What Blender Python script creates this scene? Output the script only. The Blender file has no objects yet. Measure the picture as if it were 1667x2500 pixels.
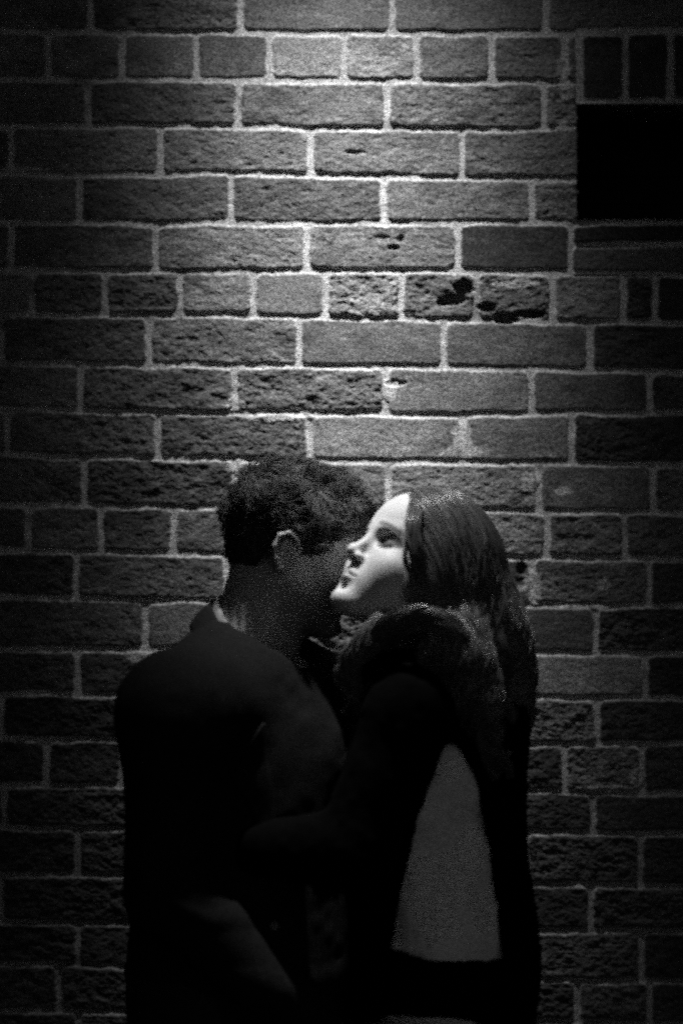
import bpy, math
import numpy as np
from mathutils import Vector, Matrix
sc = bpy.context.scene
COL = sc.collection

# ------------------------------------------------------------------ scale, camera, light
S = 0.000655          # metres of wall per picture unit (picture is 1568 x 2352 units)
D = 3.6               # camera to wall
ZC = 1.58             # camera height
def U(vx, vy, y=0.0):
    if y < -.14: y -= .04
    k = S * (D + y) / D
    return np.array([(vx - 784) * k, y, ZC - (vy - 1176) * k])

cam = bpy.data.cameras.new("camera"); camo = bpy.data.objects.new("camera", cam); COL.objects.link(camo)
camo.location = (0, -D, ZC); camo.rotation_euler = (math.pi/2, 0, 0)
cam.sensor_fit = 'VERTICAL'; cam.sensor_height = 36
cam.lens = 36 * D / (2352 * S); cam.clip_end = 200
sc.camera = camo
cam.dof.use_dof = True; cam.dof.focus_distance = D - 0.12; cam.dof.aperture_fstop = 2.2

w = bpy.data.worlds.new("World"); sc.world = w; w.use_nodes = True
w.node_tree.nodes['Background'].inputs[0].default_value = (0.5, 0.5, 0.5, 1)
# dark night sky with the glow of the lit street behind the photographer
WT = w.node_tree; wtc = WT.nodes.new('ShaderNodeTexCoord')
vd = WT.nodes.new('ShaderNodeVectorMath'); vd.operation = 'DOT_PRODUCT'; WT.links.new(wtc.outputs['Generated'], vd.inputs[0])
vd.inputs[1].default_value = Vector((.22, -.95, .16)).normalized()
def wm(op, a, b):
    n = WT.nodes.new('ShaderNodeMath'); n.operation = op
    for i, v in enumerate((a, b)):
        if isinstance(v, (int, float)): n.inputs[i].default_value = v
        else: WT.links.new(v, n.inputs[i])
    return n.outputs[0]
WT.links.new(wm('ADD', wm('MULTIPLY', wm('POWER', wm('MAXIMUM', vd.outputs['Value'], 0), 6), .27), .004), WT.nodes['Background'].inputs[1])

LAMP = (0.0, -0.435, 3.20)
def spot(name, loc, tgt, power, size, blend, radius):
    l = bpy.data.lights.new(name, 'SPOT'); o = bpy.data.objects.new(name, l); COL.objects.link(o)
    o.location = loc
    o.rotation_euler = (Vector(tgt) - Vector(loc)).to_track_quat('-Z', 'Y').to_euler()
    l.energy = power; l.spot_size = math.radians(size); l.spot_blend = blend; l.shadow_soft_size = radius
    return o
lo = spot("lamp_light", LAMP, (0.012, 0.0, 1.58), 470, 90, .4, 0.02)
# the lamp's beam: soft bell-shaped throw about its axis, as an IES profile would give
lo.data.use_nodes = True; lt = lo.data.node_tree
tcl = lt.nodes.new('ShaderNodeTexCoord'); sx = lt.nodes.new('ShaderNodeSeparateXYZ'); lt.links.new(tcl.outputs['Normal'], sx.inputs[0])
def lm(op, a, b=None):
    n = lt.nodes.new('ShaderNodeMath'); n.operation = op
    for i, v in enumerate((a, b)):
        if v is None: continue
        if isinstance(v, (int, float)): n.inputs[i].default_value = v
        else: lt.links.new(v, n.inputs[i])
    return n.outputs[0]
ta = lm('DIVIDE', sx.outputs[0], lm('ABSOLUTE', sx.outputs[2])); tb = lm('DIVIDE', sx.outputs[1], lm('ABSOLUTE', sx.outputs[2]))
up_ = lm('DIVIDE', lm('MAXIMUM', tb, 0), .175); dn_ = lm('DIVIDE', lm('MINIMUM', tb, 0), .30); la_ = lm('DIVIDE', ta, lm('ADD', lm('MULTIPLY', lm('MAXIMUM', tb, -.08), .30), .150))
tt_ = lm('ADD', lm('MULTIPLY', la_, la_), lm('ADD', lm('MULTIPLY', up_, up_), lm('MULTIPLY', dn_, dn_)))
lt.links.new(lm('EXPONENT', lm('MULTIPLY', lm('POWER', tt_, 1.1), -1.0)), lt.nodes['Emission'].inputs['Strength'])

sc.view_settings.view_transform = 'Standard'; sc.view_settings.look = 'None'
sc.view_settings.exposure = 0; sc.view_settings.gamma = 1
sc.cycles.use_denoising = False
sc.cycles.max_bounces = 4
sc.cycles.use_adaptive_sampling = True; sc.cycles.adaptive_threshold = 1.0; sc.cycles.adaptive_min_samples = 5; sc.cycles.sample_clamp_direct = 2; sc.cycles.sample_clamp_indirect = .5
sc.cycles.pixel_filter_type = 'BLACKMAN_HARRIS'; sc.cycles.filter_width = 3.0

# ------------------------------------------------------------------ numpy helpers
def hash3(i, j, k, seed):
    n = (i.astype(np.int64)*374761393 + j.astype(np.int64)*668265263 + k.astype(np.int64)*2147483647*3 + seed*974634777)
    n = (n ^ (n >> 13)) * 1274126177
    n = n & 0xffffffff
    n = (n ^ (n >> 16)) * 2246822519 & 0xffffffff
    n = n ^ (n >> 13)
    return (n & 0xffffff) / float(0xffffff)
def vnoise(P, seed=0):
    """value noise in -1..1 at points P[...,3]"""
    f = np.floor(P); t = P - f; t = t*t*t*(t*(t*6-15)+10); f = f.astype(np.int64)
    x, y, z = f[..., 0], f[..., 1], f[..., 2]; a, b, c = t[..., 0], t[..., 1], t[..., 2]
    r = 0
    for dz in (0, 1):
        for dy in (0, 1):
            for dx in (0, 1):
                r = r + hash3(x+dx, y+dy, z+dz, seed) * (a if dx else 1-a) * (b if dy else 1-b) * (c if dz else 1-c)
    return r*2 - 1
def fbm(P, oct=4, seed=0, gain=.5):
    r = 0; A = 1; s = 0
    for o in range(oct):
        r = r + A*vnoise(P*(2.03**o) + 7.7*o, seed+o); s += A; A *= gain
    return r/s
def v2(x, y, seed=0, oct=1, gain=.5):
    P = np.stack([x, y, np.full_like(x, .37)], -1)
    return fbm(P, oct, seed, gain)
def sstep(a, b, x):
    t = np.clip((x-a)/(b-a), 0, 1); return t*t*(3-2*t)

def mesh_np(name, V, F, mat=None, parent=None, smooth=True, attrs=None, tri=False):
    me = bpy.data.meshes.new(name)
    V = np.asarray(V, np.float32); F = np.asarray(F, np.int32); n = F.shape[1]
    me.vertices.add(len(V)); me.vertices.foreach_set('co', V.ravel())
    me.loops.add(F.size); me.loops.foreach_set('vertex_index', F.ravel())
    me.polygons.add(len(F))
    me.polygons.foreach_set('loop_start', np.arange(len(F), dtype=np.int32)*n)
    me.polygons.foreach_set('loop_total', np.full(len(F), n, np.int32))
    me.polygons.foreach_set('use_smooth', np.full(len(F), smooth))
    for k, a in (attrs or {}).items():
        at = me.attributes.new(k, 'FLOAT', 'POINT'); at.data.foreach_set('value', np.asarray(a, np.float32))
    me.update(calc_edges=True); me.validate()
    if mat: me.materials.append(mat)
    o = bpy.data.objects.new(name, me); COL.objects.link(o)
    if parent is not None:
        o.parent = parent; o.matrix_parent_inverse = Matrix.Translation(-Vector(parent.location))
    return o
def thing(name, label, cat, loc, group=None):
    o = bpy.data.objects.new(name, None); COL.objects.link(o); o.location = loc; o.empty_display_size = .1
    o['label'] = label; o['category'] = cat
    if group: o['group'] = group
    return o

# ------------------------------------------------------------------ materials (all grey: the place is seen in black and white)
def material(name, col, rough=.8, spec=.5, attr=None, grain=0, gscale=400, bump=0, bscale=300, sss=0, sheen=0, aniso=0, stretch=None):
    m = bpy.data.materials.new(name); m.use_nodes = True; nt = m.node_tree; b = nt.nodes['Principled BSDF']
    b.inputs['Roughness'].default_value = rough; b.inputs['Specular IOR Level'].default_value = spec
    b.inputs['Sheen Weight'].default_value = sheen
    b.inputs['Base Color'].default_value = (col, col, col, 1)
    src = None
    tc = nt.nodes.new('ShaderNodeTexCoord'); mp = nt.nodes.new('ShaderNodeMapping'); nt.links.new(tc.outputs['Object'], mp.inputs[0])
    if stretch: mp.inputs['Scale'].default_value = stretch
    if attr:
        a = nt.nodes.new('ShaderNodeAttribute'); a.attribute_name = attr; src = a.outputs['Fac']
    if grain:
        n = nt.nodes.new('ShaderNodeTexNoise'); n.inputs['Scale'].default_value = gscale; n.inputs['Detail'].default_value = 3
        n.inputs['Roughness'].default_value = .75
        nt.links.new(mp.outputs[0], n.inputs['Vector'])
        r = nt.nodes.new('ShaderNodeMapRange'); r.inputs[1].default_value = .36; r.inputs[2].default_value = .64
        r.inputs[3].default_value = 1-grain; r.inputs[4].default_value = 1+grain
        nt.links.new(n.outputs['Fac'], r.inputs[0])
        mu = nt.nodes.new('ShaderNodeMath'); mu.operation = 'MULTIPLY'
        nt.links.new(r.outputs[0], mu.inputs[0])
        if src: nt.links.new(src, mu.inputs[1])
        else: mu.inputs[1].default_value = col
        src = mu.outputs[0]
    if src:
        nt.links.new(src, b.inputs['Base Color'])
    if bump:
        n = nt.nodes.new('ShaderNodeTexNoise'); n.inputs['Scale'].default_value = bscale; n.inputs['Detail'].default_value = 3
        nt.links.new(mp.outputs[0], n.inputs['Vector'])
        bp = nt.nodes.new('ShaderNodeBump'); bp.inputs['Strength'].default_value = 1; bp.inputs['Distance'].default_value = bump
        nt.links.new(n.outputs['Fac'], bp.inputs['Height']); nt.links.new(bp.outputs[0], b.inputs['Normal'])
    if sss:
        b.inputs['Subsurface Weight'].default_value = sss; b.inputs['Subsurface Scale'].default_value = .004
        b.inputs['Subsurface Radius'].default_value = (1, 1, 1)
    return m
M = dict(
    wall=material('old_brick', .15, .92, .25, attr='alb', grain=.85, gscale=330, bump=.0012, bscale=420),
    trimwall=material('old_brick_trim', .15, .92, .25, attr='alb', grain=.85, gscale=330, bump=.0012, bscale=420),
    board=material('painted_board', .006, .8, .1, grain=.4, gscale=60, bump=.0006, bscale=80, stretch=(8, 1, 1)),
    paving=material('paving', .12, .9, .3, grain=.35, gscale=160, bump=.001, bscale=200),
    skin=material('skin', .5, .5, .4, attr='alb', grain=.22, gscale=480, bump=.0006, bscale=600, sss=.25),
    hairm=material('short_hair', .035, .6, .25, attr='alb'),
    hairw=material('long_hair', .05, .32, .9, attr='alb'),
    wool=material('dark_wool', .013, .9, .04, grain=.55, gscale=420, bump=.0008, bscale=500),
    coat=material('black_coat', .0018, .9, .03, grain=.5, gscale=420, bump=.0008, bscale=500),
    knit=material('pale_knit', .9, .95, .1, grain=.45, gscale=380, bump=.0012, bscale=420),
    shirt=material('shirt_cotton', .3, .8, .3, grain=.1, gscale=500),
    cloth=material('trouser_cloth', .015, .85, .2, grain=.3, gscale=400),
    leather=material('shoe_leather', .015, .35, .5),
    horn=material('button_horn', .12, .25, .6),
    metal=material('pin_metal', .8, .25, .8),
)

# ------------------------------------------------------------------ the brick wall: relief computed brick by brick
LX = [0, 520, 1040, 1568]
LINES = [[-33,-32,-32,-30],[74,76,78,76],[184,184,187,190],[291,290,299,291],[402,399,408,415],[510,513,511,513],[621,623,620,634],
 [724,724,735,742],[834,840,843,856],[941,947,953,946],[1046,1053,1061,1068],[1158,1166,1170,1178],[1262,1274,1277,1284],
 [1371,1381,1388,1392],[1490,1489,1496,1502],[1593,1597,1601,1605],[1695,1700,1713,1705],[1802,1806,1815,1822],[1899,1904,1909,1914],
 [2008,2012,2025,2035],[2117,2122,2136,2136],[2213,2222,2245,2255],[2321,2326,2343,2352]]
JO = {0:[210,554,900,1252,1590],1:[-55,113,282,452,620,789,956,1127,1296,1470],2:[204,548,889,1247,1590],3:[28,370,713,1060,1405],
 4:[-160,185,532,881,1220,1560],5:[27,359,705,1050,1311,1650],6:[75,243,415,583,748,921,1092,1268,1430,1502,1670],7:[4,344,687,1018,1352],
 8:[187,540,885,1220,1490],9:[20,364,710,1062,1311,1650],10:[196,540,890,1236,1497],11:[68,234,400,570,740,910,1085,1254,1432,1600],
 12:[177,520,865,1220,1488],13:[-10,335,690,1030,1367],14:[180,525,870,1203,1479],15:[4,350,690,1030,1370],
 16:[108,280,450,620,790,960,1130,1294,1471],17:[10,350,690,1020,1359],18:[180,520,860,1205,1467],19:[2,345,690,1020,1355],
 20:[180,520,865,1200,1471],21:[137,310,480,650,820,990,1150,1323,1490]}
NUP = 14; NDN = 14
rng = np.random.RandomState(5)
lines = [[LINES[0][0]-108.5*k]*4 for k in range(NUP, 0, -1)] + LINES + [[LINES[-1][0]+5*0+108.5*k+ (0 if i < 2 else 20) for i in range(4)] for k in range(1, NDN+1)]
lines = np.array(lines, float)
XL, XR = -900, 2500          # wall extent in picture units
joints = []
for c in range(len(lines)-1):
    k = c - NUP; head = (k % 5 == 1); pitch = 170 if head else 343
    js = list(JO.get(k, [ (60 if head else (10 if k % 2 else 182)) ]))
    while js[0] > XL-400: js.insert(0, js[0]-pitch + rng.uniform(-6, 6))
    while js[-1] < XR+400: js.append(js[-1]+pitch + rng.uniform(-6, 6))
    joints.append(np.array(js))
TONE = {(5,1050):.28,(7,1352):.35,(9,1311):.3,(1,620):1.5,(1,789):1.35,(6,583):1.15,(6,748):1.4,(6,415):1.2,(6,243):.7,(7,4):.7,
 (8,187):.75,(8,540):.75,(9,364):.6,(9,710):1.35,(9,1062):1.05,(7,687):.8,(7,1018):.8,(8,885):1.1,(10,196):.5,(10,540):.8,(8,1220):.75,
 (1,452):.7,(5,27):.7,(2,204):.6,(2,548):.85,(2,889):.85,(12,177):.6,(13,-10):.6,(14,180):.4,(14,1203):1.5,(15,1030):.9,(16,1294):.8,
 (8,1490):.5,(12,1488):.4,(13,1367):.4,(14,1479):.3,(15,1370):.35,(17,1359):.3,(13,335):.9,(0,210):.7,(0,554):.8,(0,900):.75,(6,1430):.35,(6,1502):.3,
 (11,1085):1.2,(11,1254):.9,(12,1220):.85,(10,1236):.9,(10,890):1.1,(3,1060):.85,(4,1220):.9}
SMOOTH = {(5,1050),(7,687),(7,1018),(8,885),(9,710),(9,1062),(1,620),(1,452),(0,554),(0,900),(6,583),(13,1030),(14,1203),(8,1220),(10,1236),(1,282),(13,335)}
# pits and lost chunks: x, y, rx, ry, depth (mm)
PITS = [(1062,662,22,20,26),(1040,688,34,14,24),(1015,695,16,8,14),(1117,706,22,13,26),(1160,732,30,16,16),(1215,722,44,10,14),(815,350,26,6,4),(905,568,16,8,7),
        (880,545,18,5,4),(920,548,9,10,5),(1196,1305,11,17,16),(905,880,30,9,4)]
# mortar smeared over brick: x, y, rx, ry
SMEAR = [(1222,1335,22,28),(1190,1352,34,9),(1225,1370,20,24),(1062,1010,26,44),(1062,1040,60,18),(1180,652,60,12),(1215,1108,26,26),(1385,1345,14,20),
         (895,895,22,30),(1300,290,30,14),(1340,1395,60,8),(540,930,28,18),(355,1510,60,14),(1395,1812,70,11),(1462,1785,22,26),(1292,1130,24,10),(1225,925,0,0),
         (540,1070,22,20),(60,390,60,8),(1292,160,18,30),(1300,210,16,22),(640,960,90,9)]
def brick_field(vx, vy):
    """height (m) and albedo for wall coordinates in picture units"""
    shp = vx.shape
    wx = vx + 3.5*v2(vx/34, vy/34, 11, 2); wy = vy + 5.0*v2(vx/70, vy/50, 12, 2) + 1.9*v2(vx/12, vy/12, 13, 2)
    wx = wx + 1.3*v2(vx/10, vy/10, 14, 2)
    L = np.stack([np.interp(wx.ravel(), LX, l) for l in lines]).reshape((len(lines),)+shp)
    ci = np.clip((L <= wy[None]).sum(0)-1, 0, len(lines)-2)
    top = np.take_along_axis(L, ci[None], 0)[0]; bot = np.take_along_axis(L, ci[None]+1, 0)[0]
    lft = np.zeros(shp); rgt = np.zeros(shp); tone = np.ones(shp); rough = np.ones(shp); bid = np.zeros(shp)
    tilt = np.zeros(shp); proud = np.zeros(shp)
    r2 = np.random.RandomState(9)
    for c, js in enumerate(joints):
        m = ci == c; k = c-NUP
        n = len(js)
        tn = r2.uniform(.62, 1.15, n)*(.38 if k >= 15 else .6 if k >= 12 else .8 if k >= 10 else 1); rg = r2.uniform(.5, 1.25, n); tl = r2.uniform(-1, 1, n); pr = r2.uniform(-.8, .8, n)  # random brick tones; lower courses painted darker for the fading lamp light
        for i, j in enumerate(js):
            key = (k, int(round(j)))
            if key in TONE: tn[i] = TONE[key]
            if key in SMOOTH: rg[i] = .16
        if not m.any(): continue
        b = np.clip(np.searchsorted(js, wx[m])-1, 0, n-2)
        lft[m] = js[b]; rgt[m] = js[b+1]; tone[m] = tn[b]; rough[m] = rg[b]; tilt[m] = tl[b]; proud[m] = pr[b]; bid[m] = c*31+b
    hj = 8.4 + 1.5*v2(vx/90, vy/90, 21)                  # half joint
    # window surround on the right: soldier course, sill
    so = (vx > 1318) & (vy > 62) & (vy < 236) & (vx < 2260)
    wx2 = wx[so]; js = np.arange(1330, 2300, 104.5); b = np.clip(np.searchsorted(js, wx2)-1, 0, len(js)-2)
    lft[so] = js[b]; rgt[so] = js[b+1]; top[so] = 74; bot[so] = 233; tone[so] = .32; rough[so] = .2; proud[so] = 1; bid[so] = 9000+b
    si = (vx > 1316) & (vy > 500) & (vy < 560) & (vx < 2260)
    lft[si] = 1306; rgt[si] = 2270; top[si] = 510; bot[si] = 561; tone[si] = .2; rough[si] = .1; proud[si] = 6; bid[si] = 9500
    s2 = (vx > 1312) & (vy >= 560) & (vy < 632) & (vx < 2260)
    lft[s2] = 1306; top[s2] = 561; proud[s2] = 0; tone[s2] = .6; rough[s2] = .3
    cx = (lft+rgt)/2; cy = (top+bot)/2
    qx = np.abs(wx-cx) - ((rgt-lft)/2 - hj) + 10; qy = np.abs(wy-cy) - ((bot-top)/2 - hj*.92) + 10
    sd = np.hypot(np.maximum(qx, 0), np.maximum(qy, 0)) + np.minimum(np.maximum(qx, qy), 0) - 10
    sd = sd + rough*2.2*v2(vx/16, vy/10, 31, 3)
    inside = sstep(3.2, -2.6, sd)
    seedo = (bid*17.3) % 97
    rel = v2(vx/27+seedo, vy/20, 41, 4, .6); rid = 1-np.abs(v2(vx/34+seedo, vy/19+3, 42, 4, .6))*2.2
    face = rough*(3.0*rel + 1.4*np.minimum(rid, .75)) + .5*v2(vx/9, vy/9, 43, 2)
    face = face + tilt*(wy-cy)/70 + .5*v2(vx/120+seedo, vy/60, 44)
    hb = 2.3 + proud*.4 + face*1.0
    hm = 0.0 + .6*v2(vx/22, vy/22, 51, 3) + .25*v2(vx/6, vy/6, 52, 2)
    h = hm*(1-inside) + hb*inside - rough*1.4*sstep(.25, .75, v2(vx/30+seedo, vy/14, 81, 3, .6))*inside
    for (x, y, rx, ry, d) in PITS:
        e = np.hypot((vx-x)/rx, (vy-y)/ry) + .35*v2(vx/9, vy/9, 61, 2)
        h = h - d*sstep(1.1, .55, e)
    sm = np.zeros(shp)
    for (x, y, rx, ry) in SMEAR:
        if rx == 0: continue
        e = np.hypot((vx-x)/rx, (vy-y)/ry) + .45*v2(vx/14, vy/14, 62, 3)
        sm = np.maximum(sm, sstep(1.05, .7, e))
    h = h + sm*np.maximum(0, 3.2-h)*.5
    # albedo
    pat = 1 + .45*v2(vx/60+seedo, vy/30, 71, 3) + .22*v2(vx/14, vy/9, 72, 3)
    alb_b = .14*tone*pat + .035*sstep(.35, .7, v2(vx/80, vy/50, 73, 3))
    alb_m = .38*(1-.4*sstep(1500, 2050, vy+120*v2(vx/80, vy/80, 78, 3)))*(1 + .30*v2(vx/40, vy/30, 74, 3) + .22*v2(vx/9, vy/9, 75, 2))*(1-.5*sstep(.25, .6, v2(vx/90, vy/60, 76, 3)))  # lower mortar painted darker, standing in for the lamp's falloff
    mixm = np.maximum(1-inside, sm*.85)
    stain = 1-.45*sstep(.1, .6, v2(vx/210, vy/130, 79, 4, .6))
    alb_b = alb_b*stain
    # blend brick and mortar, both with the painted shade low down
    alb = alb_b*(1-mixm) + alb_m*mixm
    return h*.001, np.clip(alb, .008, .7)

def grid_axis(a, b, fa, fb, fine, coarse):
    l = np.arange(fa, a, -coarse)[::-1] if a < fa else np.array([])
    return np.concatenate([np.linspace(a, fa, max(2, int((fa-a)/coarse)))[:-1], np.linspace(fa, fb, int((fb-fa)/fine)+1), np.linspace(fb, b, max(2, int((b-fb)/coarse)))[1:]])
OPX0, OPX1, OPY0, OPY1 = 1322.0, 2250.0, 240.0, 505.0       # the window opening
VTOP = -1500; VBOT = 1176 + ZC/S
FINE = 1.9
gx = np.unique(np.concatenate([grid_axis(XL, XR, -40, 1610, FINE, 9), [OPX0, OPX1]]))
gy = np.unique(np.concatenate([grid_axis(VTOP, VBOT, -40, 2400, FINE, 9), [OPY0, OPY1]]))
GX, GY = np.meshgrid(gx, gy)
Hh = np.empty_like(GX); Al = np.empty_like(GX)
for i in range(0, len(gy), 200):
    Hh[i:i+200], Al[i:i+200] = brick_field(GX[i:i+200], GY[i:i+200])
PX = (GX-784)*S; PZ = ZC-(GY-1176)*S; PY = -Hh
nz1 = np.abs(v2(GX/14, GY/9, 83, 3)); nz2 = np.abs(v2(GX/9, GY/14, 84, 3))
iny = (GY > OPY0-25) & (GY < OPY1+25); inx = (GX > OPX0-25) & (GX < OPX1+25)
PX = PX + .007*nz1*np.exp(-np.abs(GX-OPX0)/7)*iny - .007*nz1*np.exp(-np.abs(GX-OPX1)/7)*iny
PZ = PZ - .003*nz2*np.exp(-np.abs(GY-OPY0)/6)*inx + .003*nz2*np.exp(-np.abs(GY-OPY1)/6)*inx
nx, ny = len(gx), len(gy)
idx = np.arange(nx*ny).reshape(ny, nx)
Q = np.stack([idx[:-1,:-1], idx[1:,:-1], idx[1:,1:], idx[:-1,1:]], -1)
qcx = (GX[:-1,:-1]+GX[1:,1:])/2; qcy = (GY[:-1,:-1]+GY[1:,1:])/2
hole = (qcx > OPX0) & (qcx < OPX1) & (qcy > OPY0) & (qcy < OPY1)
lint = (qcx > 1326) & (qcx < 2256) & (qcy > 68) & (qcy <= OPY0)
sill = (qcx > 1312) & (qcx < 2256) & (qcy >= OPY1) & (qcy < 562)
ALLV = np.stack([PX, PY, PZ], -1).reshape(-1, 3); ALLA = Al.ravel()
wall_t = thing('brick_wall', 'weathered old brick wall with pale mortar, lit by a pool of lamp light from above', 'wall', (0, 0.12, 0))
def sub(name, mask, mat, extra=None):
    f = Q[mask]; u, inv = np.unique(f, return_inverse=True)
    return mesh_np(name, ALLV[u], inv.reshape(-1, 4), mat, wall_t, True, {'alb': ALLA[u]})
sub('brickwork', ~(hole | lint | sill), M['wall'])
ob = sub('lintel', lint, M['trimwall']); ob['label'] = 'dark upright bricks in a row over the opening'
sub('window_sill', sill, M['trimwall'])
def boxes(name, bs, mat, parent, bevel=0):
    V = []; F = []
    for (x0, x1, y0, y1, z0, z1) in bs:
        b = len(V)
        V += [(x0,y0,z0),(x1,y0,z0),(x1,y1,z0),(x0,y1,z0),(x0,y0,z1),(x1,y0,z1),(x1,y1,z1),(x0,y1,z1)]
        F += [[b+i for i in f] for f in ((0,3,2,1),(4,5,6,7),(0,1,5,4),(1,2,6,5),(2,3,7,6),(3,0,4,7))]
    o = mesh_np(name, V, F, mat, parent, False)
    if bevel:
        m = o.modifiers.new('b', 'BEVEL'); m.width = bevel; m.segments = 2
    return o
wxv = lambda v: (v-784)*S
wzv = lambda v: ZC-(v-1176)*S
X0, X1, Z0, Z1 = wxv(OPX0), wxv(OPX1), wzv(OPY1), wzv(OPY0)
EW = wxv(XL), wxv(XR)
ZT = wzv(VTOP)
# solid thickness of the wall, built round the opening, and the reveal of the opening
rv = [(EW[0], X0, .012, .225, 0, ZT), (X1, EW[1], .012, .225, 0, ZT), (X0, X1, .012, .225, 0, Z0), (X0, X1, .012, .225, Z1, ZT)]
cz = mesh_np('wall_core', *[a for a in (lambda bs: (
    [p for (x0,x1,y0,y1,z0,z1) in bs for p in ((x0,y0,z0),(x1,y0,z0),(x1,y1,z0),(x0,y1,z0),(x0,y0,z1),(x1,y0,z1),(x1,y1,z1),(x0,y1,z1))],
    [[8*i+q for q in f] for i in range(len(bs)) for f in ((0,3,2,1),(4,5,6,7),(0,1,5,4),(1,2,6,5),(2,3,7,6),(3,0,4,7))]))(rv)],
    M['trimwall'], wall_t, False, {'alb': np.full(32, .1)})
e = .0
mesh_np('reveal', [(X0,-.004,Z0),(X0,.012,Z0),(X0,.012,Z1),(X0,-.004,Z1),(X1,-.004,Z0),(X1,.012,Z0),(X1,.012,Z1),(X1,-.004,Z1)],
        [(0,1,2,3),(4,7,6,5),(0,4,5,1),(3,2,6,7)], M['trimwall'], wall_t, False, {'alb': np.full(8, .1)})
shut = thing('window_shutter', 'black boarded shutter closing the recessed opening in the brick wall', 'shutter', ((X0+X1)/2, .16, Z0))
nb = 4
boxes('board', [(X0+.001, X1-.001, .160+.001*(i % 2), .182, Z0+.001+(Z1-Z0-.002)*i/nb+.0002, Z0+.001+(Z1-Z0-.002)*(i+1)/nb-.0002) for i in range(nb)], M['board'], shut, .002)

# pavement
def pavement():
    V = []; F = []; al = []
    r = np.random.RandomState(3)
    o = mesh_np('pavement', [(-30,-30,0),(30,-30,0),(30,.3,0),(-30,.3,0)], [(0,1,2,3)], M['paving'])
    o['kind'] = 'structure'
    bs = []
    y = -.02; row = 0
    while y > -3.0:
        x = -2.4 - (row % 2)*.3
        while x < 2.4:
            bs.append((x+.004, x+.596, y-.446, y-.004, -.03, .006+r.uniform(-.001, .001))); x += .6
        y -= .45; row += 1
    o2 = boxes('paving_slabs', bs, M['paving'], None, .003); o2['kind'] = 'structure'
pavement()

# ------------------------------------------------------------------ implicit surfaces -> quads
class Field:
    def __init__(s): s.ops = []
    def add(s, fn, c, r, k=.02, sub=False): s.ops.append((fn, np.array(c, float), float(r), k, sub))
    def ell(s, c, r, R=None, k=.02, sub=False):
        c = np.array(c, float); r = np.array(r, float); R = np.eye(3) if R is None else R
        def fn(P):
            q = (P-c) @ R.T
            a = np.sqrt(((q/r)**2).sum(-1)); b = np.sqrt(((q/r**2)**2).sum(-1)) + 1e-9
            return a*(a-1)/b
        s.add(fn, c, r.max(), k, sub)
    def cap(s, a, b, r1, r2=None, k=.02, sub=False):
        a = np.array(a, float); b = np.array(b, float); r2 = r1 if r2 is None else r2
        ab = b-a; L = (ab*ab).sum()+1e-12
        def fn(P):
            t = np.clip(((P-a)@ab)/L, 0, 1)
            return np.sqrt(((P-a-t[..., None]*ab)**2).sum(-1)) - (r1+(r2-r1)*t)
        s.add(fn, (a+b)/2, math.sqrt(L)/2+max(r1, r2), k, sub)
    def chain(s, pts, rs, k=.02, sub=False):
        for i in range(len(pts)-1): s.cap(pts[i], pts[i+1], rs[i], rs[i+1], k, sub)
    def cut(s, fn): s.ops.append((fn, None, 0, 0, 'cut'))       # keep where fn<0
    def disp(s, fn): s.ops.append((fn, None, 0, 0, 'disp'))
    def __call__(s, P, bc=None, br=0):
        d = np.full(P.shape[:-1], 9.0)
        for fn, c, r, k, sub in s.ops:
            if sub == 'cut': d = np.maximum(d, fn(P)); continue
            if sub == 'disp':
                if d.min() < .05: d = d + fn(P)
                continue
            if bc is not None and np.linalg.norm(bc-c)-r > br+.05: continue
            v = fn(P)
            if sub:
                v = -v; h = np.clip(.5-.5*(d-v)/k, 0, 1); d = d+(v-d)*h + k*h*(1-h)
            else:
                h = np.clip(.5+.5*(d-v)/k, 0, 1); d = d+(v-d)*h - k*h*(1-h)
        return d
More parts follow.
